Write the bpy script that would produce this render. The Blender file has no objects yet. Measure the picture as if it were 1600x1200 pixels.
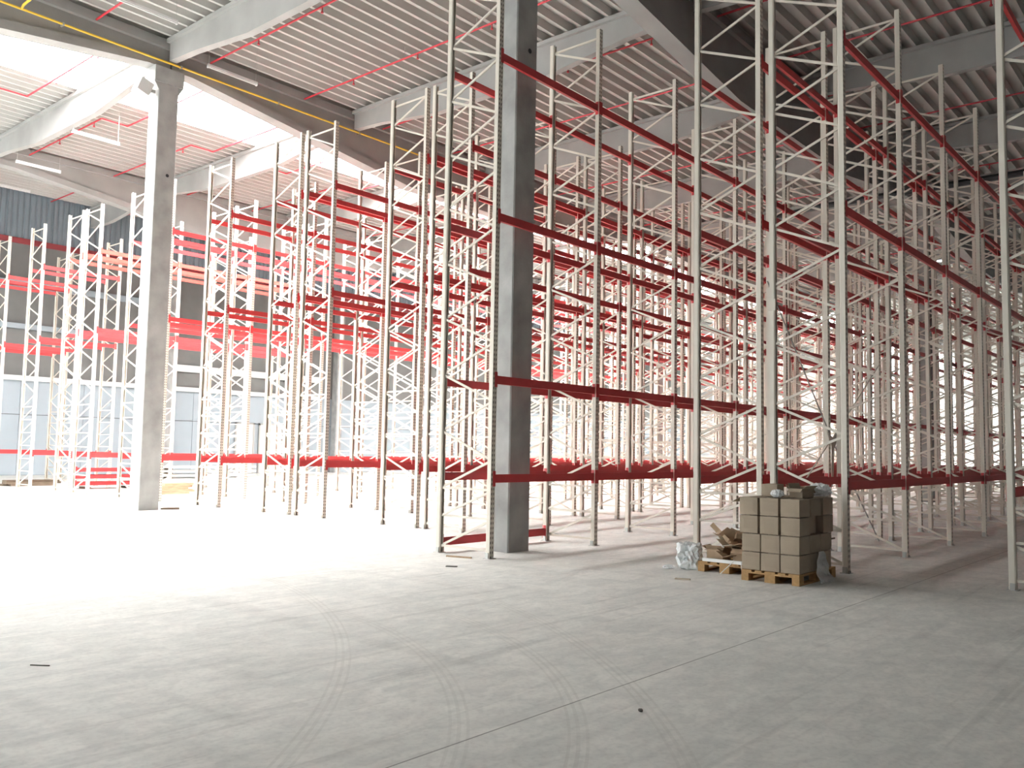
import bpy, bmesh, math, random
from mathutils import Matrix, Vector
random.seed(7)
S = bpy.context.scene
COL = S.collection

# ---------------------------------------------------------------- camera
cam_d = bpy.data.cameras.new('camera'); cam = bpy.data.objects.new('camera', cam_d); COL.objects.link(cam)
cam_d.sensor_fit = 'HORIZONTAL'; cam_d.sensor_width = 36.0; cam_d.lens = 1363.65 * 36.0 / 1600.0
cam_d.clip_start = 0.05; cam_d.clip_end = 500
_c = Vector((-10.198, -9.105, 1.6854)); _r = Vector((0.64809, -0.76134, 0.01838)); _u = Vector((-0.06905, -0.03471, 0.99701)); _f = Vector((0.75842, 0.64743, 0.07507))
cam.matrix_world = Matrix(((_r.x, _u.x, -_f.x, _c.x), (_r.y, _u.y, -_f.y, _c.y), (_r.z, _u.z, -_f.z, _c.z), (0, 0, 0, 1)))
S.camera = cam

# ---------------------------------------------------------------- world, exposure
W = bpy.data.worlds.new('sky'); S.world = W; W.use_nodes = True
_bg = W.node_tree.nodes['Background']; _bg.inputs['Color'].default_value = (0.86, 0.93, 1.0, 1); _bg.inputs['Strength'].default_value = 1.0
S.view_settings.view_transform = 'Standard'; S.view_settings.look = 'None'
S.view_settings.gamma = 1.0; S.view_settings.use_curve_mapping = False
S.view_settings.exposure = 0.3
S.cycles.max_bounces = 9; S.cycles.diffuse_bounces = 6; S.cycles.glossy_bounces = 3; S.cycles.transparent_max_bounces = 12
S.cycles.sample_clamp_indirect = 6.0
SKY_PANE = 44.0        # daylight glowing through the translucent rooflight
DOOR_PANE = 6.5        # daylight in the open dock doors

# ---------------------------------------------------------------- materials
MATS = {}
def mat(name, color, rough=0.6, metal=0.0, noise=0.0, scale=6.0, dark=None, bump=0.0, bscale=60.0, stretch=None, spec=0.4):
    m = bpy.data.materials.new(name); m.use_nodes = True; MATS[name] = m
    nt = m.node_tree; b = nt.nodes['Principled BSDF']
    b.inputs['Base Color'].default_value = (*color, 1); b.inputs['Roughness'].default_value = rough
    b.inputs['Metallic'].default_value = metal; b.inputs['Specular IOR Level'].default_value = spec
    if noise or bump:
        tc = nt.nodes.new('ShaderNodeTexCoord'); mp = nt.nodes.new('ShaderNodeMapping')
        nt.links.new(tc.outputs['Object'], mp.inputs['Vector'])
        if stretch: mp.inputs['Scale'].default_value = stretch
    if noise:
        n = nt.nodes.new('ShaderNodeTexNoise'); n.inputs['Scale'].default_value = scale; n.inputs['Detail'].default_value = 6
        nt.links.new(mp.outputs['Vector'], n.inputs['Vector'])
        r = nt.nodes.new('ShaderNodeValToRGB'); r.color_ramp.elements[0].position = 0.3; r.color_ramp.elements[1].position = 0.7
        d = dark or tuple(c * (1 - noise) for c in color)
        r.color_ramp.elements[0].color = (*d, 1); r.color_ramp.elements[1].color = (*color, 1)
        nt.links.new(n.outputs['Fac'], r.inputs['Fac']); nt.links.new(r.outputs['Color'], b.inputs['Base Color'])
    if bump:
        n2 = nt.nodes.new('ShaderNodeTexNoise'); n2.inputs['Scale'].default_value = bscale; n2.inputs['Detail'].default_value = 4
        nt.links.new(mp.outputs['Vector'], n2.inputs['Vector'])
        bp = nt.nodes.new('ShaderNodeBump'); bp.inputs['Strength'].default_value = bump; bp.inputs['Distance'].default_value = 0.02
        nt.links.new(n2.outputs['Fac'], bp.inputs['Height']); nt.links.new(bp.outputs['Normal'], b.inputs['Normal'])
    return m

def emis(name, color, strength):
    m = bpy.data.materials.new(name); m.use_nodes = True; MATS[name] = m
    nt = m.node_tree; b = nt.nodes['Principled BSDF']
    b.inputs['Base Color'].default_value = (0.8, 0.8, 0.8, 1)
    b.inputs['Emission Color'].default_value = (*color, 1); b.inputs['Emission Strength'].default_value = strength
    return m

def film_mat(name, color, alpha):
    m = bpy.data.materials.new(name); m.use_nodes = True; MATS[name] = m
    nt = m.node_tree; b = nt.nodes['Principled BSDF']
    b.inputs['Base Color'].default_value = (*color, 1); b.inputs['Roughness'].default_value = 0.22
    b.inputs['Specular IOR Level'].default_value = 0.8
    out = nt.nodes['Material Output']; tr = nt.nodes.new('ShaderNodeBsdfTransparent'); mx = nt.nodes.new('ShaderNodeMixShader')
    mx.inputs['Fac'].default_value = alpha
    nt.links.new(tr.outputs[0], mx.inputs[1]); nt.links.new(b.outputs[0], mx.inputs[2]); nt.links.new(mx.outputs[0], out.inputs['Surface'])
    return m

mat('cream', (0.67, 0.62, 0.54), 0.45, noise=0.06, scale=3)
mat('rail_red', (0.20, 0.03, 0.035), 0.6)
mat('red', (0.48, 0.038, 0.042), 0.42, noise=0.12, scale=4)
mat('orange_red', (0.50, 0.062, 0.045), 0.45, noise=0.12, scale=4)
mat('galv', (0.42, 0.42, 0.40), 0.45, 0.6)
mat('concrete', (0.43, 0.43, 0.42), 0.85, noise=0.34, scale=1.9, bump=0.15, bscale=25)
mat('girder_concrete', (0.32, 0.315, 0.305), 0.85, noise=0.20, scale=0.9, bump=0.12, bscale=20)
mat('deck', (0.47, 0.465, 0.44), 0.55, noise=0.06, scale=1.0)
mat('blue_sheet', (0.17, 0.205, 0.235), 0.6, noise=0.08, scale=2)
mat('wall_panel', (0.36, 0.415, 0.455), 0.6, noise=0.05, scale=1)
mat('wall_dark', (0.20, 0.20, 0.195), 0.8, noise=0.15, scale=1)
mat('white_paint', (0.80, 0.81, 0.80), 0.5, noise=0.03, scale=3)
mat('sprinkler_red', (0.40, 0.028, 0.04), 0.45)
mat('gas_yellow', (0.75, 0.50, 0.06), 0.45)
mat('black', (0.018, 0.018, 0.020), 0.5)
mat('cable', (0.10, 0.10, 0.10), 0.6)
mat('cardboard', (0.34, 0.275, 0.205), 0.85, noise=0.10, scale=5, bump=0.05, bscale=40)
mat('cardboard_torn', (0.46, 0.33, 0.22), 0.9, noise=0.28, scale=7)
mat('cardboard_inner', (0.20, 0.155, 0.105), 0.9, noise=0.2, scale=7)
mat('tape', (0.50, 0.43, 0.33), 0.25, spec=0.6)
mat('pallet_wood', (0.44, 0.265, 0.115), 0.8, noise=0.3, scale=4, stretch=(1, 6, 6))
mat('plank_wood', (0.50, 0.36, 0.24), 0.8, noise=0.3, scale=4, stretch=(1, 6, 6))
mat('dark_wood', (0.16, 0.12, 0.085), 0.8, noise=0.3, scale=4)
mat('debris', (0.10, 0.09, 0.08), 0.9)
emis('daylight', (1.0, 0.985, 0.965), SKY_PANE)
emis('door_daylight', (0.95, 0.985, 1.0), DOOR_PANE)
emis('lamp_lit', (0.95, 0.93, 1.0), 8.0)
film_mat('film', (0.86, 0.89, 0.90), 0.55)
film_mat('film_dense', (0.84, 0.87, 0.88), 0.85)

def perforated():
    """cream paint with the punched slots of a pallet-rack upright on its outer (-Y) face"""
    m = mat('cream_punched', (0.67, 0.62, 0.54), 0.45); nt = m.node_tree; L = nt.links.new
    b = nt.nodes['Principled BSDF']; tc = nt.nodes.new('ShaderNodeTexCoord'); sp = nt.nodes.new('ShaderNodeSeparateXYZ')
    L(tc.outputs['Object'], sp.inputs[0])
    def M(op, a, b_=None, c=None):
        n = nt.nodes.new('ShaderNodeMath'); n.operation = op
        for i, v in enumerate((a, b_, c)):
            if v is None: continue
            if isinstance(v, (int, float)): n.inputs[i].default_value = v
            else: L(v, n.inputs[i])
        return n.outputs[0]
    z = M('FRACT', M('DIVIDE', sp.outputs['Z'], 0.075))
    hz = M('LESS_THAN', z, 0.50)
    ax = M('ABSOLUTE', sp.outputs['X'])
    hx = M('LESS_THAN', M('ABSOLUTE', M('SUBTRACT', ax, 0.023)), 0.009)
    hy = M('LESS_THAN', sp.outputs['Y'], -0.0438)
    side_z = M('LESS_THAN', z, 0.38)
    hs = M('MULTIPLY', M('LESS_THAN', M('ABSOLUTE', M('ADD', sp.outputs['Y'], 0.018)), 0.007), side_z)
    hole = M('MULTIPLY', M('MULTIPLY', hz, hx), hy)
    mx = nt.nodes.new('ShaderNodeMix'); mx.data_type = 'RGBA'
    L(hole, mx.inputs['Factor']); mx.inputs['A'].default_value = (0.67, 0.62, 0.54, 1); mx.inputs['B'].default_value = (0.09, 0.08, 0.07, 1)
    L(mx.outputs['Result'], b.inputs['Base Color'])
perforated()

def floor_material():
    m = mat('floor_concrete', (0.5, 0.5, 0.47), 0.7); nt = m.node_tree; L = nt.links.new
    b = nt.nodes['Principled BSDF']; b.inputs['Specular IOR Level'].default_value = 0.3
    tc = nt.nodes.new('ShaderNodeTexCoord'); sp = nt.nodes.new('ShaderNodeSeparateXYZ'); L(tc.outputs['Object'], sp.inputs[0])
    X, Y = sp.outputs['X'], sp.outputs['Y']
    def M(op, a, b_=None, c=None, clamp=False):
        n = nt.nodes.new('ShaderNodeMath'); n.operation = op; n.use_clamp = clamp
        for i, v in enumerate((a, b_, c)):
            if v is None: continue
            if isinstance(v, (int, float)): n.inputs[i].default_value = v
            else: L(v, n.inputs[i])
        return n.outputs[0]
    def noise(scale, detail, stretch=None, rot=0.0, dist=0.0):
        n = nt.nodes.new('ShaderNodeTexNoise'); n.inputs['Scale'].default_value = scale; n.inputs['Detail'].default_value = detail; n.inputs['Distortion'].default_value = dist
        mp = nt.nodes.new('ShaderNodeMapping'); L(tc.outputs['Object'], mp.inputs['Vector'])
        if stretch: mp.inputs['Scale'].default_value = stretch
        mp.inputs['Rotation'].default_value = (0, 0, rot)
        L(mp.outputs['Vector'], n.inputs['Vector']); return n.outputs['Fac']
    def ramp(fac, p0, c0, p1, c1):
        r = nt.nodes.new('ShaderNodeValToRGB'); r.color_ramp.elements[0].position = p0; r.color_ramp.elements[1].position = p1
        r.color_ramp.elements[0].color = (*c0, 1); r.color_ramp.elements[1].color = (*c1, 1); L(fac, r.inputs['Fac']); return r.outputs['Color']
    def mix(fac, a, b_, mode='MIX'):
        n = nt.nodes.new('ShaderNodeMix'); n.data_type = 'RGBA'; n.blend_type = mode
        if isinstance(fac, (int, float)): n.inputs['Factor'].default_value = fac
        else: L(fac, n.inputs['Factor'])
        for k, v in (('A', a), ('B', b_)):
            if isinstance(v, tuple): n.inputs[k].default_value = (*v, 1)
            else: L(v, n.inputs[k])
        return n.outputs['Result']
    base = ramp(noise(0.55, 8, dist=0.6), 0.36, (0.75, 0.75, 0.72), 0.66, (0.83, 0.825, 0.79))
    blot = ramp(noise(1.7, 7, (1, 1.8, 1), 0.5, 1.0), 0.42, (0.80, 0.82, 0.83), 0.60, (1, 1, 1))
    base = mix(0.5, base, blot, 'MULTIPLY')
    scuff = ramp(noise(1.0, 9, (0.25, 2.6, 1), 0.35, 0.4), 0.56, (1, 1, 1), 0.68, (0.82, 0.83, 0.84))
    base = mix(0.5, base, scuff, 'MULTIPLY')
    scuff2 = ramp(noise(0.8, 9, (2.4, 0.22, 1), -0.5, 0.5), 0.57, (1, 1, 1), 0.67, (0.86, 0.86, 0.86))
    base = mix(0.6, base, scuff2, 'MULTIPLY')
    fine = ramp(noise(5.5, 10, (1, 1.7, 1), 0.3, 0.8), 0.40, (0.86, 0.865, 0.87), 0.58, (1, 1, 1))
    base = mix(0.65, base, fine, 'MULTIPLY')
    grit = ramp(noise(26.0, 6), 0.36, (0.90, 0.90, 0.90), 0.52, (1, 1, 1))
    base = mix(0.8, base, grit, 'MULTIPLY')
    for rot, st in ((0.35, (0.18, 5.0, 1)), (-0.75, (0.16, 6.0, 1)), (1.25, (0.2, 5.5, 1))):
        sc = ramp(noise(0.9, 10, st, rot, 0.25), 0.625, (1, 1, 1), 0.68, (0.80, 0.80, 0.80))
        base = mix(0.6, base, sc, 'MULTIPLY')
    warm = ramp(noise(0.35, 4), 0.56, (0, 0, 0), 0.72, (1, 1, 1))
    base = mix(M('MULTIPLY', warm, 0.22), base, (0.66, 0.60, 0.50))
    # tyre tracks: pairs of thin arcs with a rubbed band between
    brk = noise(2.2, 4)
    for cx, cy, r, k in ((-13.3, 2.87, 9.96, 0.42), (-10.47, -0.89, 6.15, 0.36), (-9.4, -1.24, 5.91, 0.4), (-12.94, 1.79, 11.06, 0.4)):
        d = M('SQRT', M('ADD', M('POWER', M('SUBTRACT', X, cx), 2.0), M('POWER', M('SUBTRACT', Y, cy), 2.0)))
        t = None
        for off, w in ((-0.055, 0.010), (0.0, 0.012), (0.055, 0.010)):
            e = M('LESS_THAN', M('ABSOLUTE', M('SUBTRACT', d, r + off)), w)
            t = e if t is None else M('MAXIMUM', t, e)
        fac = M('MULTIPLY', M('MULTIPLY', t, k), M('MULTIPLY', brk, 1.0))
        base = mix(fac, base, (0.42, 0.415, 0.39))
        band = M('LESS_THAN', M('ABSOLUTE', M('SUBTRACT', d, r)), 0.1)
        base = mix(M('MULTIPLY', band, 0.10), base, (0.72, 0.71, 0.67))
    # saw-cut slab joint every 12.15 m
    jy = M('LESS_THAN', M('ABSOLUTE', M('SUBTRACT', M('FRACT', M('DIVIDE', M('ADD', Y, 5.55 + 48.6 + 6.075), 12.15)), 0.5)), 0.0005)
    base = mix(M('MULTIPLY', jy, 0.7), base, (0.14, 0.14, 0.13))
    L(base, b.inputs['Base Color'])
    rr = nt.nodes.new('ShaderNodeMapRange'); L(noise(1.2, 5), rr.inputs['Value']); rr.inputs['To Min'].default_value = 0.55; rr.inputs['To Max'].default_value = 0.85
    L(rr.outputs[0], b.inputs['Roughness'])
floor_material()

# ---------------------------------------------------------------- mesh helpers
class MB:
    def __init__(self): self.v = []; self.f = []
    def box(self, x0, x1, y0, y1, z0, z1, M=None):
        n = len(self.v); P = [(x0,y0,z0),(x1,y0,z0),(x1,y1,z0),(x0,y1,z0),(x0,y0,z1),(x1,y0,z1),(x1,y1,z1),(x0,y1,z1)]
        if M is not None: P = [tuple(M @ Vector(p)) for p in P]
        self.v += P
        self.f += [(n,n+3,n+2,n+1),(n+4,n+5,n+6,n+7),(n,n+1,n+5,n+4),(n+1,n+2,n+6,n+5),(n+2,n+3,n+7,n+6),(n+3,n,n+4,n+7)]
        return self
    def bar(self, a, b, w, h, up=(0, 0, 1)):
        a, b = Vector(a), Vector(b); d = (b - a); L = d.length; d.normalize()
        up = Vector(up)
        if abs(d.dot(up)) > 0.98: up = Vector((1, 0, 0))
        s = d.cross(up).normalized(); t = s.cross(d)
        M = Matrix(((d.x, s.x, t.x, a.x), (d.y, s.y, t.y, a.y), (d.z, s.z, t.z, a.z), (0, 0, 0, 1)))
        return self.box(0, L, -w / 2, w / 2, -h / 2, h / 2, M)
    def tube(self, pts, r, n=8):
        pts = [Vector(p) for p in pts]; rings = []
        for i, p in enumerate(pts):
            d = (pts[min(i + 1, len(pts) - 1)] - pts[max(i - 1, 0)]).normalized()
            up = Vector((0, 0, 1)) if abs(d.z) < 0.95 else Vector((1, 0, 0))
            s = d.cross(up).normalized(); t = s.cross(d)
            k = len(self.v); rings.append(k)
            for j in range(n):
                a = 2 * math.pi * j / n; self.v.append(tuple(p + r * (math.cos(a) * s + math.sin(a) * t)))
        for i in range(len(rings) - 1):
            for j in range(n):
                self.f.append((rings[i] + j, rings[i] + (j + 1) % n, rings[i + 1] + (j + 1) % n, rings[i + 1] + j))
        self.f.append(tuple(rings[0] + j for j in range(n))[::-1]); self.f.append(tuple(rings[-1] + j for j in range(n)))
        return self
    def prism(self, poly, axis, a, b):
        """extrude a 2D polygon along an axis: 'x' -> poly is (y,z); 'y' -> (x,z); 'z' -> (x,y)"""
        n = len(self.v); k = len(poly)
        for t in (a, b):
            for p, q in poly:
                self.v.append((t, p, q) if axis == 'x' else (p, t, q) if axis == 'y' else (p, q, t))
        for i in range(k):
            j = (i + 1) % k; self.f.append((n + i, n + j, n + k + j, n + k + i))
        self.f.append(tuple(range(n, n + k))[::-1]); self.f.append(tuple(range(n + k, n + 2 * k)))
        return self
    def mesh(self, name, m, smooth=False, fix=True):
        me = bpy.data.meshes.new(name); me.from_pydata(self.v, [], self.f); me.materials.append(MATS[m])
        if fix:
            bm = bmesh.new(); bm.from_mesh(me); bmesh.ops.recalc_face_normals(bm, faces=bm.faces); bm.to_mesh(me); bm.free()
        if smooth:
            for p in me.polygons: p.use_smooth = True
        return me
    def obj(self, name, m, parent=None, loc=(0, 0, 0), rz=0.0, smooth=False):
        return put(name, self.mesh(name, m, smooth), parent, loc, rz)

def put(name, me, parent=None, loc=(0, 0, 0), rz=0.0):
    o = bpy.data.objects.new(name, me); COL.objects.link(o)
    o.location = loc; o.rotation_euler = (0, 0, rz)
    if parent is not None: o.parent = parent
    return o
def tag(o, label=None, cat=None, group=None, kind=None):
    if label: o['label'] = label
    if cat: o['category'] = cat
    if group: o['group'] = group
    if kind: o['kind'] = kind
    return o
def thing(name, label, cat, loc=(0, 0, 0), group=None, rz=0.0):
    o = bpy.data.objects.new(name, None); COL.objects.link(o); o.location = loc; o.rotation_euler = (0, 0, rz); o.empty_display_size = 0.2
    return tag(o, label, cat, group)
def struct(o): o['kind'] = 'structure'; return o

# ================================================================ THE SETTING
XMIN, XMAX, YMIN, YMAX = -17.75, 74.5, -24.2, 36.9
ZG = 12.2                                   # underside of the roof deck / top of the girders
GY = [-23.75, -11.6, 0.55, 12.42, 24.6]     # girder lines (along X)
BX = [0.78 + 6.13 * k for k in range(-3, 13)]   # cross-beam lines (along Y)
SKY0, SKY1 = 13.3, 17.4                     # rooflight strip in Y

struct(MB().box(XMIN, XMAX, YMIN, YMAX, -0.3, 0).obj('floor', 'floor_concrete'))

# ---- roof deck: trapezoidal sheets, one per module
ceil_root = thing('ceiling', None, None, (0, 0, 0)); struct(ceil_root)
def deck_mesh(L, width):
    pitch = 0.405; n = max(1, round(width / pitch)); p = width / n; prof = []
    for i in range(n):
        y = i * p
        prof += [(y, 0.19), (y + p * 0.60, 0.19), (y + p * 0.70, 0.0), (y + p * 0.90, 0.0)]
    prof.append((width, 0.19))
    mb = MB(); k = len(prof)
    for x in (0, L):
        mb.v += [(x, a, b) for a, b in prof]
    mb.f = [(i, i + 1, k + i + 1, k + i) for i in range(k - 1)]
    mb.v += [(0, 0, 0.25), (L, 0, 0.25), (L, width, 0.25), (0, width, 0.25)]; q = 2 * k
    mb.f.append((q, q + 1, q + 2, q + 3))
    return mb.mesh('deck_sheet', 'deck', fix=False)
deck_cache = {}
for yi in range(len(GY)):
    ya = GY[yi]; yb = GY[yi + 1] if yi + 1 < len(GY) else YMAX
    spans = [(ya, yb)] if abs(ya - 12.42) > 0.01 else [(ya, SKY0), (SKY1, yb)]
    for (a, b) in spans:
        for xi in range(len(BX) - 1):
            key = round(b - a, 3)
            if key not in deck_cache: deck_cache[key] = deck_mesh(6.13, b - a)
            put('deck_sheet', deck_cache[key], ceil_root, (BX[xi], a, ZG))
MB().box(XMIN, BX[0], YMIN, YMAX, ZG, ZG + .2).obj('deck_sheet', 'deck', ceil_root)
MB().box(BX[-1], XMAX, YMIN, YMAX, ZG, ZG + .2).obj('deck_sheet', 'deck', ceil_root)
MB().box(BX[0], BX[-1], YMIN, GY[0], ZG, ZG + .2).obj('deck_sheet', 'deck', ceil_root)

# ---- rooflight: translucent panes between glazing bars on an upstand
sky_root = thing('window_1', None, None, (0, SKY0, ZG)); struct(sky_root)
pane = MB().box(0.03, 2.013, 0.05, SKY1 - SKY0 - 0.05, 0.50, 0.53).mesh('pane', 'daylight')
gbar = MB().box(-0.03, 0.03, 0.0, SKY1 - SKY0, 0.47, 0.56).mesh('glazing_bar', 'white_paint')
XS0, XS1 = BX[0], BX[-1]
npane = round((XS1 - XS0) / 2.0433)
for i in range(npane):
    put('pane', pane, sky_root, (XS0 + i * 2.0433, 0, 0)); put('glazing_bar', gbar, sky_root, (XS0 + i * 2.0433, 0, 0))
MB().box(XS0, XS1, -0.03, 0.0, 0.0, 0.56).box(XS0, XS1, SKY1 - SKY0, SKY1 - SKY0 + .03, 0.0, 0.56).box(XS0 - .03, XS0, 0, SKY1 - SKY0, 0, .56).box(XS1, XS1 + .03, 0, SKY1 - SKY0, 0, .56).obj('upstand', 'white_paint', sky_root)

# ---- outer walls
def sheet_wall(name, m, x0, x1, y, z0, z1, pitch=0.30, depth=0.04, sheet=None, parent=None):
    """vertical trapezoid cladding facing -Y; each sheet a child"""
    root = parent or struct(thing(name, None, None, (0, y, 0)))
    sheet = sheet or 3.0; n = math.ceil((x1 - x0) / sheet); w = (x1 - x0) / n
    k = round(w / pitch); p = w / k; prof = []
    for i in range(k):
        a = i * p; prof += [(a + .008 if i == 0 else a, 0), (a + p * .55, 0), (a + p * .65, depth), (a + p * .9, depth)]
    prof.append((w - .008, 0)); prof += [(w - .008, depth + .03), (.008, depth + .03)]
    me = MB().prism([(a, b) for a, b in prof], 'z', z0, z1).mesh('wall_sheet', m)
    for i in range(n): put('wall_sheet', me, root, (x0 + i * w, 0, 0))
    return root

wb = struct(thing('wall_back', None, None, (0, YMAX, 0)))
# lower sandwich panels, upper dark cladding
pan = MB().box(0.01, 3.04, 0.0, 0.12, 0.02, 2.95).mesh('wall_panel', 'wall_panel')
pan2 = MB().box(0.01, 3.04, 0.0, 0.12, 2.98, 4.75).mesh('wall_panel', 'wall_panel')
x = XMIN
while x < XMAX - 1:
    put('wall_panel', pan, wb, (x, 0, 0)); put('wall_panel', pan2, wb, (x, 0, 0)); x += 3.05
MB().box(XMIN, XMAX, 0.02, 0.2, 4.77, ZG + .2).obj('upper_wall', 'wall_dark', wb)
MB().box(XMIN, XMAX, 0.12, 0.2, 0, 4.8).obj('backing', 'wall_dark', wb)
struct(MB().box(XMAX, XMAX + .2, YMIN, YMAX, 0, ZG + .2).obj('wall_right', 'white_paint'))
struct(MB().box(XMIN, XMAX, YMIN - .2, YMIN, 0, ZG + .2).obj('wall_front', 'wall_panel'))
# the left gable wall with its dock doors
wl = struct(thing('wall_left', None, None, (XMIN, 0, 0)))
doors = [3.0, 9.0, 15.0, 21.0, 27.0]
DW, DH = 5.0, 6.0
edges = [YMIN]
for d in doors: edges += [d, d + DW]
edges.append(YMAX)
mb = MB()
for i in range(0, len(edges), 2): mb.box(-.2, 0, edges[i], edges[i + 1], 0, DH)
mb.box(-.2, 0, YMIN, YMAX, DH, ZG + .2); mb.obj('wall_face', 'wall_panel', wl)
for i, d in enumerate(doors):
    dr = struct(thing('door_%d' % (i + 1), None, None, (XMIN, d, 0)))
    for k in range(5):
        MB().box(-.12, -.06, .04, DW - .04, k * 1.2 + .03, k * 1.2 + 1.18).obj('pane', 'door_daylight', dr)
    MB().box(-.16, 0.03, -.06, .04, 0, DH + .06).box(-.16, .03, DW - .04, DW + .06, 0, DH + .06).box(-.16, .03, 0, DW, DH, DH + .1).obj('door_frame', 'galv', dr)

# hanging blue-grey cladding apron below the roof, with its red bottom rail
apron = sheet_wall('wall_apron', 'blue_sheet', -4.0, 44.0, 30.5, 10.25, ZG + .05, pitch=0.22, depth=0.035, sheet=1.9)
MB().box(-4, 44, -0.05, 0.06, 10.02, 10.25).obj('bottom_rail', 'rail_red', apron)

# ================================================================ CONCRETE FRAME
def girder(y, label):
    root = thing('concrete_girder', label, 'roof girder', (0, y, 0), 'long concrete girders carrying the roof')
    # bays between the columns at X = 0.78 + 24.53 k: shallow at the supports, deep at mid-span
    for k in (-1, 0, 1, 2):
        a = 0.78 + 24.53 * k
        zs, zm, t = 11.43, 10.40, 8.6
        lo = [(a + .02, zs), (a + .6, zs), (a + t, zm), (a + 24.53 - t, zm), (a + 24.53 - .6, zs), (a + 24.53 - .02, zs)]
        if k == -1: lo = [(XMIN + .03, zm)] + lo[3:]
        if k == -1: a = XMIN + .01
        web, flange = MB(), MB()
        for (xa, za), (xb, zb) in zip(lo[:-1], lo[1:]):
            web.prism([(xa, za + .22), (xb, zb + .22), (xb, 11.95), (xa, 11.95)], 'y', -.16, .16)
            flange.prism([(xa, za), (xb, zb), (xb, zb + .22), (xa, za + .22)], 'y', -.22, .22)
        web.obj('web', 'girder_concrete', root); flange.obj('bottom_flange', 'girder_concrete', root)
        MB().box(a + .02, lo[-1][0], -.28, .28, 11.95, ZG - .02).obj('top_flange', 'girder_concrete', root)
    return root
girder(GY[2], 'long dark concrete roof girder above the right-hand column')
girder(GY[3], 'long concrete roof girder on the left column with a yellow pipe')
girder(GY[4], 'far pale concrete roof girder beyond the bright rooflight')
girder(GY[1], 'concrete roof girder above the near right corner')

ORD = ['first', 'second', 'third', 'fourth', 'fifth', 'sixth', 'seventh', 'eighth', 'ninth', 'tenth', 'eleventh', 'twelfth', 'thirteenth', 'fourteenth', 'fifteenth', 'sixteenth']
ords = {0: 'first', 1: 'second', 2: 'third', 3: 'fourth', 4: 'fifth', 5: 'sixth', 6: 'seventh', 7: 'eighth'}
def cross_beam(x, y0, y1, label):
    L = y1 - y0 - .60
    lo = [(0, 11.62), (1.2, 11.55), (L * .32, 11.28), (L * .68, 11.28), (L - 1.2, 11.55), (L, 11.62)]
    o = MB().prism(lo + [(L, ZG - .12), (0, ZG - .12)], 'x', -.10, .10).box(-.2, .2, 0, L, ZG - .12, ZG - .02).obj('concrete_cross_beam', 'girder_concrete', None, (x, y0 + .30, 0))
    return tag(o, label, 'roof beam', 'concrete cross beams under the roof')
bay_txt = {1: 'over the near right racks', 2: 'between the two big columns', 3: 'under the bright rooflight', 4: 'in front of the blue-grey apron wall'}
for gi in (1, 2, 3, 4):
    ya = GY[gi]; yb = GY[gi + 1] if gi + 1 < len(GY) else YMAX + .17
    kk = 0
    for x in BX:
        if x < -6 or x > 44: continue
        cross_beam(x, ya, yb, '%s concrete roof cross beam %s, counted rightwards' % (ORD[kk], bay_txt[gi])); kk += 1

def column(x, y, label, w=0.55, d=0.5):
    root = thing('concrete_column', label, 'column', (x, y, 0), 'concrete columns')
    c = .02
    poly = [(c, 0), (w - c, 0), (w, c), (w, d - c), (w - c, d), (c, d), (0, d - c), (0, c)]
    MB().prism(poly, 'z', 0, 11.42).obj('shaft', 'concrete', root)
    MB().box(-.12, w + .12, -.02, d + .02, 11.0, 11.42).prism([(-.12, 11.0), (0, 10.8), (0, 11.0)], 'y', 0, d).prism([(w + .12, 11.0), (w, 11.0), (w, 10.8)], 'y', 0, d).obj('corbel', 'concrete', root)
    MB().tube([(w * .62, -.004, 8.6), (w * .62, .02, 8.6)], .045, 10).obj('socket_hole', 'black', root)
    return root
column(0.77, 0.28, 'tall grey concrete column inside the end bay of a rack')
column(0.45, 12.15, 'concrete column on the left with a glaring white side')
column(25.32, 0.28, 'distant concrete column among the right-hand racks', .5)
column(25.3, 12.15, 'distant concrete column among racks in the centre', .5)
column(25.3, 24.35, 'far concrete column behind the central racks', .5)
column(25.4, 36.2, 'farthest concrete column against the back wall', .5)
column(13.9, 36.35, 'grey wall column behind the left racks', .45, .4)
# little floodlight on the left column
fl = thing('floodlight', 'small pale box lamp on the head of the left column', 'lamp', (0.14, 12.3, 10.72))
MB().box(-.22, .12, -.16, .16, -.16, .2, Matrix.Rotation(0.35, 4, 'Y')).obj('housing', 'white_paint', fl)
MB().box(.1, .28, -.04, .04, -.02, .06).obj('bracket', 'galv', fl)

# ================================================================ PIPES AND LAMPS UNDER THE ROOF
zp = 11.98
def hanger_set(root, pts):
    for (x, y) in pts:
        MB().bar((x, y, zp), (x, y, ZG + .1), .012, .012).obj('hanger', 'galv', root)
def sprinkler(x, gi, label):
    ya, yb = GY[gi] + .3, (GY[gi + 1] if gi + 1 < len(GY) else 30.4) - .3
    root = thing('sprinkler_pipe', label, 'pipe', (x, ya, 0), 'red sprinkler pipes under the roof')
    L = yb - ya
    if gi == 3:
        j = SKY1 - ya + 1.2
        pts = [(0, L, zp), (0, j + .8, zp), (.75, j + .25, zp), (.75, 0, zp)]
        # square jog around the rooflight edge
        pts = [(0, L, zp), (0, j, zp), (.85, j, zp), (.85, 0, zp)]
    else:
        pts = [(0, 0, zp), (0, L, zp)]
    MB().tube(pts, .026, 8).obj('pipe', 'sprinkler_red', root)
    n = int(L / 2.6)
    for i in range(n):
        y = 1.2 + i * 2.6
        dx = .85 if (gi == 3 and y < (SKY1 - ya + 1.2)) else 0
        MB().tube([(dx, y, zp - .13), (dx, y, zp)], .016, 6).tube([(dx, y, zp - .16), (dx, y, zp - .13)], .035, 6).obj('sprinkler_head', 'sprinkler_red', root)
        MB().bar((dx, y + .5, zp), (dx, y + .5, ZG + .1), .012, .012).obj('hanger', 'galv', root)
    return root
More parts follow.
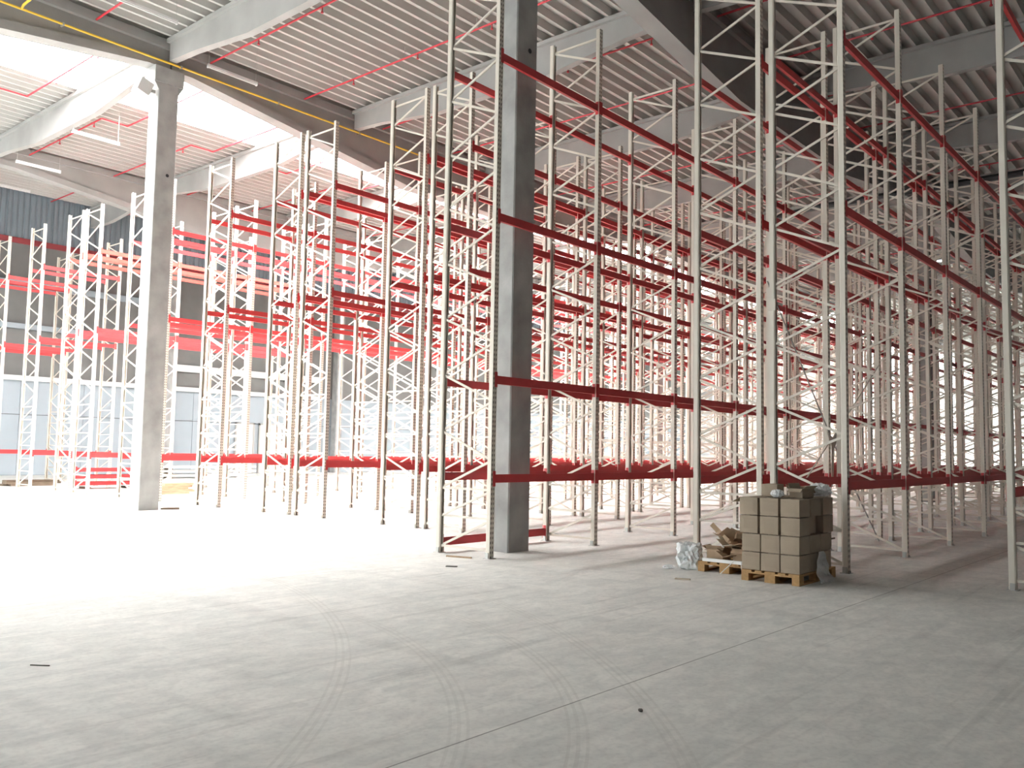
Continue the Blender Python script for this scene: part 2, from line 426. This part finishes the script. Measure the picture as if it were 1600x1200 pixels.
bay2 = {1: 'over the near right racks', 2: 'between the two columns', 3: 'beside the bright rooflight', 4: 'before the blue-grey apron wall'}
for gi, xs in ((1, range(0, 10)), (2, range(-1, 13)), (3, range(-2, 9)), (4, range(1, 5))):
    for q, i in enumerate(xs):
        sprinkler(1.85 + 3.07 * i, gi, '%s red sprinkler pipe %s, counted rightwards' % (ORD[q], bay2[gi]))

yp = thing('gas_pipe', 'thin yellow gas pipe running along the left roof girder', 'pipe', (0, GY[3] - .30, 11.56))
MB().tube([(-12, 0, 0), (40, 0, 0)], .028, 8).obj('pipe', 'gas_yellow', yp)
MB().tube([(-2.9, 0, 0), (-2.9, -.1, .06), (-2.9, -2.0, .1)], .028, 8).obj('branch', 'gas_yellow', yp)
for x in range(-11, 40, 3): MB().box(x, x + .04, -.035, .12, -.035, .035).obj('clip', 'galv', yp)

bp = thing('black_duct', 'black duct crossing under the roof above the right racks', 'duct', (21.2, 0, 10.85))
MB().tube([(0, -9, 0), (0, 3, 0), (.6, 5.2, 0)], .11, 10).obj('pipe', 'black', bp)
for y in (-8, -5, -2, 1, 4): MB().bar((0 if y < 3 else .2, y, .1), (0 if y < 3 else .2, y, 1.34), .015, .015).obj('hanger', 'galv', bp)

def tube_lamp(x, y, z, label, lit=False, drop=1.0, L=1.45):
    root = thing('tube_lamp', label, 'lamp', (x, y, z), 'hanging fluorescent tube lamps')
    MB().box(0, L, -.03, .03, .02, .07).box(0, .03, -.035, .035, -.03, .07).box(L - .03, L, -.035, .035, -.03, .07).obj('housing', 'white_paint', root)
    MB().tube([(.03, 0, -.01), (L - .03, 0, -.01)], .02, 8).obj('tube', 'white_paint', root)
    for q in (.04, L - .04): MB().bar((q, 0, .06), (q, 0, ZG - z + .2), .008, .008).obj('hanging_wire', 'galv', root)
    return root
tube_lamp(0.75, 18.05, 11.1, 'white tube lamp hanging on wires below the bright rooflight')
tube_lamp(0.75, 22.4, 11.05, 'white tube lamp hanging in front of the far pale girder')
tube_lamp(1.1, 10.95, 11.3, 'white tube lamp hanging right of the left column top')
tube_lamp(-1.6, 10.2, 11.7, 'white tube lamp hanging at the upper left frame edge')
tube_lamp(1.95, 28.3, 11.7, 'tube lamp above the top edge of the blue-grey apron')

def bay_lamp(x, y, z, label):
    root = thing('high_bay_lamp', label, 'lamp', (x, y, z), 'high bay lamps at the far right')
    MB().tube([(0, 0, -.02), (0, 0, .0)], .16, 12).obj('glowing_lens', 'lamp_lit', root)
    MB().tube([(0, 0, 0), (0, 0, .22)], .19, 12).obj('reflector', 'white_paint', root)
    MB().bar((0, 0, .2), (0, 0, ZG - z + .2), .015, .015).obj('rod', 'galv', root)
bay_lamp(29.3, 1.3, 10.9, 'glowing high bay lamp seen between the right-hand uprights')
bay_lamp(33.5, 1.9, 10.9, 'second high bay lamp just below the glowing one')

# ================================================================ PALLET RACKS
UH, BAY, D = 9.55, 2.8, 1.08
# upright: open C-section, web outwards (-Y), lips inwards (+Y)
_p = [(-.05, -.045), (.05, -.045), (.05, .025), (.036, .042), (.022, .042), (.022, .036), (.033, .036), (.044, .022), (.044, -.039), (-.044, -.039), (-.044, .022), (-.033, .036), (-.022, .036), (-.022, .042), (-.036, .042), (-.05, .025)]
UPR = MB().prism(_p, 'z', 0.008, UH).mesh('upright', 'cream_punched')
FOOT = MB().box(-.075, .075, -.075, .065, 0, .008).box(-.065, -.05, -.03, .03, .008, .09).box(.05, .065, -.03, .03, .008, .09).tube([(0.0, -.06, .008), (0.0, -.06, .04)], .012, 6).mesh('foot_plate', 'galv')
BL = BAY - .10
def _beam(mb, x0=0.05):
    # box beam with a pallet step along its inner top edge
    prof = [(-.025, -.065), (.025, -.065), (.025, .045), (.005, .045), (.005, .065), (-.025, .065)]
    return mb.prism(prof, 'x', x0, x0 + BL)
def _conn(mb, x, side):
    s = 1 if side == 0 else -1
    mb.box(min(x, x + s * .006), max(x, x + s * .006), -.03, .03, -.12, .12)
    return mb.box(min(x - s * .055, x), max(x - s * .055, x), -.058, -.047, -.12, .12)
BEAM = {m: _beam(MB()).mesh('beam', m) for m in ('red', 'orange_red')}
BEAMC = {m: _conn(_conn(_beam(MB()), .05, 0), BAY - .05, 1).mesh('beam', m) for m in ('red', 'orange_red')}
CONN = {m: [_conn(MB(), .05, 0).mesh('end_connector', m), _conn(MB(), BAY - .05, 1).mesh('end_connector', m)] for m in ('red', 'orange_red')}

def brace_list(variant):
    """(y0,z0,y1,z1) with y = 0 front, 1 back"""
    out = []
    hs = [.12, .6, 1.05] if variant == 1 else [.12, .6, 1.05, 1.52, 1.98, 2.45, 2.91]
    for h in hs: out.append((0, h, 1, h))
    for a, b in zip(hs[:-1], hs[1:]): out.append((1, a, 0, b - .04))
    z = hs[-1]; st = (9.40 - z) / (18 if variant == 1 else 14); side = 1
    while z < 9.38:
        out.append((side, z + .02, 1 - side, z + st - .02)); z += st; side = 1 - side
    out.append((0, 9.40, 1, 9.40))
    return out
_bm_cache = {}
def brace_mesh(y0, z0, y1, z1, mirror, i):
    if mirror: y0, y1 = 1 - y0, 1 - y1
    key = (y0, y1, round(z1 - z0, 3), i % 2)
    if key not in _bm_cache:
        q = .03; Y = lambda t: q + t * (D - 2 * q); xo = (.008 if i % 2 else -.008)
        _bm_cache[key] = MB().bar((xo, Y(y0), 0), (xo, Y(y1), z1 - z0), .022, .036).mesh('brace', 'cream')
    return _bm_cache[key], z0
_joined = {}
def joined_bracing(variant, mirror):
    if (variant, mirror) not in _joined:
        mb = MB(); q = .03; Y = lambda t: q + t * (D - 2 * q)
        for i, (y0, z0, y1, z1) in enumerate(brace_list(variant)):
            if mirror: y0, y1 = 1 - y0, 1 - y1
            xo = (.008 if i % 2 else -.008)
            mb.bar((xo, Y(y0), z0), (xo, Y(y1), z1), .022, .036)
        _joined[(variant, mirror)] = mb.mesh('bracing', 'cream')
    return _joined[(variant, mirror)]

def rack(y0, x0, nb, levels, variant, mirror, near, label, group='pallet rack rows', color='red', extra_low=False, top='red'):
    root = thing('pallet_rack', label, 'pallet rack', (x0, y0, 0), group)
    bl = brace_list(variant)
    for k in range(nb + 1):
        xk = k * BAY
        f = put('upright', UPR, root, (xk, 0, 0)); b = put('upright', UPR, root, (xk, D, 0), math.pi)
        if k <= near:
            put('foot_plate', FOOT, f); put('foot_plate', FOOT, b)
        if k < near:
            for i, (a, z0, c, z1) in enumerate(bl):
                me, z = brace_mesh(a, z0, c, z1, mirror, i); put('brace', me, f, (0, 0, z))
        else:
            tag(put('bracing', joined_bracing(variant, mirror), f), kind='stuff')
    for k in range(nb):
        for z in levels:
            for side in (0, 1):
                loc = (k * BAY, 0, z) if side == 0 else ((k + 1) * BAY, D, z)
                rz = 0 if side == 0 else math.pi; color = top if z == levels[-1] else 'red'
                if k < near:
                    bmo = put('beam', BEAM[color], root, loc, rz)
                    put('end_connector', CONN[color][0], bmo); put('end_connector', CONN[color][1], bmo)
                else:
                    put('beam', BEAMC[color], root, loc, rz)
    if extra_low:
        bmo = put('beam', BEAM[color], root, (BAY, D, .17), math.pi)
        put('end_connector', CONN[color][0], bmo); put('end_connector', CONN[color][1], bmo)
    return root
LV4 = [1.23, 2.78, 5.39, 8.03]; LV3 = [1.25, 5.35, 7.97]
NB = 14
rack(-7.73, 2.72, 2, LV3, 1, True, 2, 'cream rack row at the far right edge, only its first upright visible')
rz1 = rack(-4.53, 2.66, 7, LV3, 1, True, 5, 'cream and red rack row right behind the cardboard box pallet')
rz2 = rack(-3.22, 2.66, 9, LV3, 1, False, 5, 'cream rack row whose end upright rises behind the plastic bag')
rack(0.0, 0.0, 15, LV4, 1, False, 5, 'long pallet rack with four red levels around the tall grey column', extra_low=True)
rack(3.15, 2.7, NB, LV3, 2, False, 3, 'first cream rack row left of the tall grey column')
rack(4.48, 2.68, NB, LV3, 2, True, 3, 'second cream rack row left of the tall grey column')
rack(7.62, 2.66, NB, LV3, 2, False, 3, 'third cream rack row left of the tall grey column')
rack(8.95, 2.64, NB, LV3, 2, True, 3, 'fourth cream rack row left of the tall grey column')
rack(12.08, 2.62, NB, LV3, 2, False, 3, 'single rack row just right of the left concrete column')
rack(15.2, 2.6, 9, LV3, 2, False, 3, 'white lit rack row directly behind the left concrete column')
rack(16.55, 2.56, 9, LV3, 2, True, 3, 'white lit rack row touching the left edge of the left column')
rack(19.7, 2.52, 3, LV3, 2, False, 3, 'nearer of the joined pair of white rack rows left of the left column', top='orange_red')
rack(21.03, 2.5, 3, LV3, 2, True, 3, 'farther of the joined pair of white rack rows left of the left column', top='orange_red')
rack(24.1, 2.45, 1, LV3, 2, False, 3, 'single white rack row second from the left frame edge')
rack(27.3, 2.42, 1, LV3, 2, False, 2, 'white rack row at the left frame edge')
rack(28.65, 2.42, 1, LV3, 2, True, 2, 'rearmost rack row in front of the back wall')

for rk, xx, yy, zz in ((rz2, BAY, 0, 6.0), (rz1, 0, D, 4.0)):
    MB().box(xx - .066, xx - .054, yy - .06, yy + .06, zz - .09, zz + .09).obj('row_plate', 'cream', rk)

# cross-bracing rod with gusset between the right-hand twin racks
rb = thing('cross_bracing', 'thin steel cross-bracing rods with pale gusset plate behind the box pallet', 'bracing', (5.4, -3.335, 1.95))
MB().tube([(-2.7, 0, 2.45), (-.08, 0, .07)], .013, 6).tube([(.08, 0, -.07), (2.45, 0, -1.93)], .013, 6).obj('rod', 'galv', rb)
MB().tube([(-2.7, .03, -1.6), (-.1, .03, -.05)], .013, 6).tube([(.1, .03, .05), (2.7, .03, 1.6)], .013, 6).obj('rod', 'cream', rb)
MB().prism([(-.26, .16), (.02, .05), (.24, .18), (.2, -.02), (.04, -.16), (-.1, -.07)], 'y', -.006, .006).obj('gusset_plate', 'cream', rb)
MB().prism([(-.10, -.05), (.05, -.08), (-.02, -.75), (-.1, -.85)], 'y', -.02, -.012).obj('hanging_strip', 'cream', rb)

# ================================================================ BACK WALL FITTINGS
for k, (xa, xb, za, zb, lab) in enumerate(((4.5, 24.5, 4.62, 4.86, 'long white rail along the back wall at half rack height'),
        (12.6, 24.5, 5.72, 6.10, 'deeper white beam on the back wall above the rail'),
        (2.0, 14.0, 9.2, 9.5, 'pale cable tray high on the back wall at the left'),
        (2.0, 14.0, 7.15, 7.4, 'lower pale cable tray on the back wall at the left'))):
    r = thing('wall_rail', lab, 'wall rail', (xa, YMAX - .02, za), 'pale rails on the back wall')
    L = xb - xa; h = zb - za
    MB().box(0, L, -.22, -.16, 0, h).box(0, L, -.16, 0, 0, .04).obj('rail', 'white_paint' if k < 2 else 'wall_panel', r)
    for q in range(int(L / 3) + 1): MB().box(q * 3, q * 3 + .06, -.16, 0, h * .4, h * .9).obj('bracket', 'galv', r)
for k, (xa, w) in enumerate(((18.6, 1.1), (20.2, 1.5))):
    dr = struct(thing('door_%d' % (20 + k), None, None, (xa, YMAX - .03, 0)))
    MB().box(0, w, -.05, 0, .02, 2.9).obj('door_leaf', 'white_paint', dr)
    MB().box(-.1, 0, -.08, 0, 0, 3.0).box(w, w + .1, -.08, 0, 0, 3.0).box(-.1, w + .1, -.08, 0, 2.9, 3.0).obj('door_frame', 'galv', dr)
    MB().box(w - .16, w - .1, -.09, -.05, 1.0, 1.12).obj('door_handle', 'black', dr)

# ================================================================ BOX PALLET
def euro_pallet(x, y, rz, label, L=1.2, Wd=0.8):
    root = thing('wooden_pallet', label, 'pallet', (x, y, 0), 'wooden pallets', rz)
    for yy, w in ((0, .145), (.19, .1), (.3275, .145), (.51, .1), (Wd - .145, .145)):
        MB().box(0, L, yy, yy + w, .122, .144).obj('top_board', 'pallet_wood', root)
    for xx in (0, L / 2 - .0725, L - .145): MB().box(xx, xx + .145, 0, Wd, .100, .122).obj('stringer_board', 'pallet_wood', root)
    for xx in (0, L / 2 - .0725, L - .145):
        for yy, w in ((0, .1), (Wd / 2 - .0725, .145), (Wd - .1, .1)): MB().box(xx, xx + .145, yy, yy + w, .022, .100).obj('block', 'pallet_wood', root)
    for yy, w in ((0, .1), (Wd / 2 - .0725, .145), (Wd - .1, .1)): MB().box(0, L, yy, yy + w, 0, .022).obj('bottom_board', 'pallet_wood', root)
    return root
PX, PY = 0.87, -4.57
euro_pallet(PX, PY, 0, 'wooden pallet carrying the big stack of cardboard boxes', 1.27)

def box_mesh(w, d, h, bulge):
    """closed carton (x length w, y depth d) with softly bulging sides and rounded edges"""
    bm = bmesh.new(); bmesh.ops.create_cube(bm, size=1.0)
    bmesh.ops.subdivide_edges(bm, edges=bm.edges[:], cuts=3, use_grid_fill=True)
    for v in bm.verts:
        c = v.co; u = [1 - (2 * abs(t)) ** 2 for t in c]
        n = c.copy()
        if abs(abs(c.x) - .5) < 1e-4: n.x += math.copysign(bulge * u[1] * u[2], c.x) / w
        if abs(abs(c.y) - .5) < 1e-4: n.y += math.copysign(bulge * u[0] * u[2], c.y) / d
        if abs(abs(c.z) - .5) < 1e-4 and c.z > 0: n.z += -abs(bulge) * .6 * u[0] * u[1] / h
        q = Vector((n.x * w, n.y * d, (n.z + .5) * h))
        if sum(abs(abs(t) - .5) < 1e-4 for t in c) >= 2:      # soften the folded edges
            for a_, t in enumerate(c):
                if abs(abs(t) - .5) < 1e-4: q[a_] -= math.copysign(.0045, t)
        v.co = q
    me = bpy.data.meshes.new('cardboard_box'); bm.to_mesh(me); bm.free(); me.materials.append(MATS['cardboard'])
    return me
BW, BD, BH = .365, .262, .242
BOXM = [box_mesh(BW, BD, BH - .003, b) for b in (.002, .003, -.004)]
TAPE = MB().box(-BW / 2 - .002, BW / 2 + .002, -.025, .025, BH - .004, BH - .001).mesh('tape', 'tape')
lay = ['bottom layer', 'second layer', 'third layer', 'top layer']; rowt = ['front', 'middle', 'rear']; colt = ['right', 'centre', 'left']
for l in range(4):
    for i in range(3):
        for j in range(3):
            if j == 1 and i == 1 and l < 3: continue      # wholly buried in the stack
            xx = PX + .02 + BW / 2 + i * (BW + .008) + (.07 if (i == 2 and l >= 2) else 0) + random.uniform(-.003, .003)
            yy = PY + .0 + BD / 2 + j * (BD + .007) + random.uniform(-.001, .001) + (.03 * j if l >= 2 else 0) * .6
            if l < 2: yy += .004
            if j == 0 and i == 1 and l == 2: yy += .07
            me = BOXM[(l * 5 + i * 3 + j) % 3] if l else BOXM[1]
            b = put('cardboard_box', me, None, (xx, yy, .1445 + l * BH), random.uniform(-.007, .007))
            tag(b, 'closed cardboard box on the stacked pallet: %s, %s row, %s column' % (lay[l], rowt[i], colt[j]), 'box', 'cardboard boxes on the stacked pallet')
            put('tape', TAPE, b)
            if l == 3 and i == 0 and j == 2:
                MB().box(-.17, .17, 0, .13, -.002, .002, Matrix.Translation((0, BD / 2, BH - .01)) @ Matrix.Rotation(-.55, 4, 'X')).obj('open_flap', 'cardboard', b)
            if l == 3 and i == 1 and j == 0:
                MB().box(-.17, .17, -.13, 0, -.002, .002, Matrix.Translation((0, -BD / 2, BH - .006)) @ Matrix.Rotation(-.25, 4, 'X')).obj('open_flap', 'cardboard', b)
ZT = .1445 + 4 * BH + .004
b = put('cardboard_box', box_mesh(.30, .22, .17, .003), None, (1.32, -4.02, ZT), .1)
tag(b, 'pale closed carton lying alone on top of the box stack', 'box', 'loose things on the box stack'); MB().box(-.152, .152, -.02, .02, .168, .171).obj('tape', 'tape', b)

def open_carton(name, x, y, z, rz, w, d, h, label, tilt=0.0, group='torn cartons', flap=(.6, -.5, .8, .3), m='cardboard_torn'):
    root = thing(name, label, 'carton', (x, y, z), group, rz)
    if tilt: root.rotation_euler = (tilt * .5, tilt, rz)
    t = .004
    MB().box(-w/2, w/2, -d/2, d/2, 0, t).box(-w/2, -w/2+t, -d/2, d/2, 0, h).box(w/2-t, w/2, -d/2, d/2, 0, h).box(-w/2, w/2, -d/2, -d/2+t, 0, h).box(-w/2, w/2, d/2-t, d/2, 0, h).obj('carton_walls', m, root)
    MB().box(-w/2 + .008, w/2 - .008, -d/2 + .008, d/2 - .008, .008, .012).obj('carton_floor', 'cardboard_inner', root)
    fl = d * .36
    MB().box(-w/2, w/2, 0, fl, -t/2, t/2, Matrix.Translation((0, d/2, h)) @ Matrix.Rotation(flap[0], 4, 'X')).obj('flap', m, root)
    MB().box(-w/2, w/2, -fl, 0, -t/2, t/2, Matrix.Translation((0, -d/2, h)) @ Matrix.Rotation(flap[1], 4, 'X')).obj('flap', m, root)
    MB().box(0, fl, -d/2, d/2, -t/2, t/2, Matrix.Translation((w/2, 0, h)) @ Matrix.Rotation(flap[2], 4, 'Y')).obj('flap', m, root)
    MB().box(-fl, 0, -d/2, d/2, -t/2, t/2, Matrix.Translation((-w/2, 0, h)) @ Matrix.Rotation(flap[3], 4, 'Y')).obj('flap', m, root)
    return root
open_carton('open_carton', 1.68, -4.24, ZT, .35, .30, .24, .09, 'open torn carton with raised flaps on top of the box stack', flap=(.9, -.4, -.5, .6))
open_carton('open_carton', 1.33, -4.42, ZT, -.2, .26, .20, .12, 'small dark open carton at the top right of the box stack', flap=(1.2, -.6, .9, -.7), m='cardboard')

def crumple(name, loc, size, m, label, seed, cat='plastic film', group='crumpled plastic film', sub=4, amp=.28, boxy=0.0):
    rnd = random.Random(seed); bm = bmesh.new(); bmesh.ops.create_icosphere(bm, subdivisions=sub, radius=1.0)
    dirs = [Vector((rnd.gauss(0, 1), rnd.gauss(0, 1), rnd.gauss(0, 1))).normalized() for _ in range(26)]
    ph = [rnd.uniform(0, 6.28) for _ in dirs]; fr = [rnd.uniform(3, 13) for _ in dirs]
    zmin = 9
    for v in bm.verts:
        n = v.co.normalized(); r = 1.0 + boxy * (1.0 / max(abs(n.x), abs(n.y), abs(n.z)) - 1.0)
        for d_, p_, f_ in zip(dirs, ph, fr): r += amp * .16 * abs(math.sin(f_ * n.dot(d_) + p_)) * 1.3 - amp * .1
        v.co = Vector((n.x * r * size[0], n.y * r * size[1], n.z * r * size[2]))
    zmin = min(v.co.z for v in bm.verts)
    for v in bm.verts:
        v.co.z = max(v.co.z - zmin * .82, 0.0) if True else v.co.z
    me = bpy.data.meshes.new(name); bm.to_mesh(me); bm.free(); me.materials.append(MATS[m])
    o = put(name, me, None, loc, rnd.uniform(0, 6)); return tag(o, label, cat, group)
crumple('plastic_film', (2.0, -4.40, ZT), (.13, .12, .075), 'film_dense', 'crumpled clear film at the right end on top of the box stack', 3)
crumple('plastic_film', (1.05, -4.2, ZT), (.07, .07, .045), 'film_dense', 'small shiny film ball beside the loose carton on the stack', 4)
def drape(x, y, h, w, label, seed):
    rnd = random.Random(seed); mb = MB(); nu, nv = 16, 12
    for i in range(nv + 1):
        t = i / nv; z = h * (1 - t); ww = w * (.25 + .75 * t ** .7)
        for j in range(nu + 1):
            s_ = j / nu - .5
            yy = -.01 - .07 * t * t - .018 * math.sin(j * 1.9 + i * .7) * t - .012 * math.sin(j * 4.1 + seed)
            mb.v.append((x + s_ * ww + .02 * math.sin(i * 1.3), y + yy, z + .002))
    for i in range(nv):
        for j in range(nu):
            a = i * (nu + 1) + j; mb.f.append((a, a + 1, a + nu + 2, a + nu + 1))
    o = mb.obj('plastic_film', 'film'); return tag(o, label, 'plastic film', 'crumpled plastic film')
drape(1.52, -4.60, .40, .48, 'clear film hanging to the floor at the right side of the stack', 5)
bb = MB().box(0, .22, -.03, .03, 0, .09).box(-.02, 0, -.04, .04, -.01, .1).obj('black_bar', 'black', None, (2.09, -4.44, .76)); tag(bb, 'short black bar sticking out behind the box stack', 'bar')
bb = MB().tube([(0, 0, 0), (.28, 0, 0)], .012, 6).box(-.02, .02, -.05, .05, -.09, .06).obj('wooden_stick', 'dark_wood', None, (2.02, -4.5, .52)); tag(bb, 'thin brown stick poking out of the box stack', 'stick')

# ================================================================ TORN CARTON PALLET
QX, QY = 1.27, -3.73
euro_pallet(QX, QY, .06, 'wooden pallet under the heap of torn cardboard')
open_carton('torn_carton', QX + .24, QY + .20, .150, .1, .34, .26, .20, 'brown torn carton standing nearest the box stack on the heap', flap=(.9, -.9, .5, -.6))
open_carton('torn_carton', QX + .80, QY + .20, .150, -.1, .34, .26, .28, 'torn carton at the back of the heap with dark inside', flap=(1.3, .4, .7, -.5))
open_carton('torn_carton', QX + .24, QY + .62, .150, .12, .32, .24, .16, 'low torn carton beside the plastic bag', flap=(.5, -1.1, .4, .8))
open_carton('torn_carton', QX + .80, QY + .62, .150, .1, .32, .24, .26, 'torn carton at the rear left of the heap', flap=(.8, -.7, -.4, .6))
open_carton('torn_carton', QX + .52, QY + .42, .40, .8, .30, .22, .12, 'tipped carton lying across the middle of the heap', tilt=.35, flap=(.3, -.6, .7, -.9))
def torn_sheet(x, y, z, w, d, rot, label, fold=.5, m='cardboard_torn'):
    root = MB()
    M0 = Matrix.Identity(4)
    root.box(-w/2, 0, -d/2, d/2, -.003, .003, Matrix.Rotation(fold, 4, 'Y')).box(0, w/2, -d/2, d*.42, -.003, .003, Matrix.Rotation(-fold * .6, 4, 'Y')).box(w/2*.8, w/2*1.25, -d*.3, d*.2, -.003, .003, Matrix.Rotation(-fold * .9, 4, 'Y'))
    o = root.obj('torn_cardboard', m); o.location = (x, y, z); o.rotation_euler = rot
    return tag(o, label, 'cardboard', 'torn cardboard sheets on the heap')
o = MB().bar((0, 0, 0), (.03, .17, .13), .006, .075).bar((.03, .17, .13), (.01, .27, .23), .006, .07).obj('torn_cardboard', 'cardboard_torn', None, (QX + .30, QY + .50, .42))
tag(o, 'narrow cardboard strip sticking up from the heap', 'cardboard', 'torn cardboard sheets on the heap')
torn_sheet(QX + .36, QY + .58, .46, .36, .26, (.5, .2, 1.2), 'folded brown sheet on the top of the heap')
torn_sheet(QX + .50, QY + .22, .47, .32, .26, (-.5, .15, .4), 'dark folded sheet at the top right of the heap', m='cardboard_inner')
torn_sheet(QX + .10, QY + .42, .36, .34, .22, (.2, -.3, 1.3), 'pale folded sheet in the middle of the heap', m='tape')
torn_sheet(QX + .12, QY + .16, .42, .28, .2, (-.3, -.5, -.4), 'curled brown sheet against the box stack')
torn_sheet(QX + .05, QY + .40, .22, .3, .2, (.1, -.2, 1.4), 'flat brown scrap at the front of the heap')
crumple('plastic_bag', (1.36, -2.72, 0.001), (.135, .135, .15), 'film_dense', 'crumpled white plastic bag at the foot of a rack upright', 11, 'plastic bag', 'crumpled plastic film', boxy=.75, amp=.34)
crumple('plastic_bag', (1.10, -2.52, 0.001), (.07, .06, .025), 'film', 'small flat film scrap in front of the plastic bag', 12, 'plastic film', 'crumpled plastic film')
ws = MB().box(0, .05, 0, .62, 0, .045).obj('foam_strip', 'white_paint', None, (QX - .03, QY + .12, .146)); tag(ws, 'white foam strip along the front edge of the heap pallet', 'foam strip')
ws2 = thing('packing_straps', 'loose white packing straps dangling from the heap pallet', 'strap', (QX - .1, QY + .2, 0))
MB().tube([(.08, .05, .19), (.0, .12, .10), (-.06, .2, .006)], .006, 6).obj('strap', 'white_paint', ws2)
MB().tube([(.08, -.05, .19), (.0, -.1, .08), (-.02, -.16, .006)], .006, 6).obj('strap', 'white_paint', ws2)
ls = MB().box(0, .06, 0, .20, 0, .018).obj('wooden_lath', 'tape', None, (.28, -3.32, 0.0), .3); tag(ls, 'pale lath on the floor in front of the plastic bag', 'lath')

# ================================================================ FLOOR ODDS AND ENDS
o = MB().box(0, .44, 0, .12, 0, .05).obj('wooden_plank', 'dark_wood', None, (1.06, 12.12, 0), -.25); tag(o, 'short dark plank at the foot of the left concrete column', 'plank')
o = MB().bar((0, 0, .012), (.12, -.42, .012), .035, .022).obj('wooden_lath', 'plank_wood', None, (-.33, .60, 0)); tag(o, 'thin wooden lath at the foot of the end rack frame', 'lath')
o = MB().box(0, .06, 0, .16, 0, .012).obj('scrap', 'debris', None, (-1.1, -.36, 0), .5); tag(o, 'dark flat scrap on the floor before the end rack frame', 'scrap')
o = crumple('scrap', (-5.2, -5.99, 0), (.014, .012, .010), 'debris', 'small dark lump on the bare floor in the foreground', 21, 'scrap', 'floor scraps', 2)
o = MB().bar((0, 0, .004), (.09, -.12, .004), .008, .007).obj('scrap', 'debris', None, (-7.42, -2.02, 0)); tag(o, 'thin dark stick on the floor at the far left foreground', 'scrap')

def plank_pile(x, y, n, per, L, w, t, jitter, m, label, group, cat='plank', name='wooden_plank', rz0=0.0):
    k = 0; layer = 0
    while k < n:
        m_ = min(per - (layer // 2), n - k)
        for j in range(max(1, m_)):
            if k >= n: break
            Lr = L * random.uniform(.8, 1.05)
            o = MB().box(-Lr / 2, Lr / 2, -w / 2, w / 2, 0, t).obj(name, m, None, (x + random.uniform(-jitter, jitter), y + (j - (m_ - 1) / 2) * (w + .03), layer * (t + .002)), rz0 + random.uniform(-jitter, jitter) * .1)
            tag(o, label % ORD[k], cat, group); k += 1
        layer += 1
plank_pile(4.9, 18.75, 16, 4, 1.25, .20, .07, .22, 'plank_wood', 'pale timber offcut in the pile right of the left column, %s from below', 'timber offcuts beside the left column')
plank_pile(3.3, 26.3, 8, 3, 1.9, .24, .07, .1, 'dark_wood', 'brown board in the stack at the left frame edge, %s from below', 'brown boards at the left edge')
# bundles of spare red beams lying on the floor
def spare_beams(x, y, n, per, label, group):
    for k in range(n):
        j, l = k % per, k // per
        o = put('spare_beam', BEAMC['red'], None, (x + random.uniform(-.05, .05), y + j * .14, .07 + .125 + l * .245), random.uniform(-.01, .01)); tag(o, label % ORD[k], 'rack beam', group)
for xx in (3.9, 5.4):
    o = MB().box(0, .1, 0, .75, 0, .072).obj('timber_bearer', 'dark_wood', None, (xx, 22.75, 0)); tag(o, 'dark timber bearer under the %s end of the spare red beams' % ('left' if xx < 5 else 'right'), 'timber')
spare_beams(3.4, 22.85, 12, 4, 'spare red rack beam in the floor stack left of the left column, %s from below', 'spare red beams on the floor')
# long cream rack posts stacked flat before the back wall
LIE = MB().prism([(p_[0], p_[1]) for p_ in _p], 'z', 0, 5.2).mesh('spare_upright', 'cream')
for l in range(3):
    for xx in (11.3, 15.4):
        o = MB().box(0, .12, 0, .62, 0, .078).obj('timber_bearer', 'dark_wood', None, (xx, 30.75, l * .205)); tag(o, 'dark bearer under the stacked cream posts, %s layer, %s end' % (ORD[l], 'left' if xx < 13 else 'right'), 'timber', 'bearers under the stacked posts')
    for j in range(4):
        o = put('spare_upright', LIE, None, (10.8 + random.uniform(-.1, .1), 30.83 + j * .15, .078 + .06 + l * .205)); o.rotation_euler = (0, math.pi / 2, 0)
        tag(o, 'cream rack post lying flat before the back wall, %s layer, %s in depth' % (ORD[l], ORD[j]), 'rack post', 'spare cream posts on the floor')
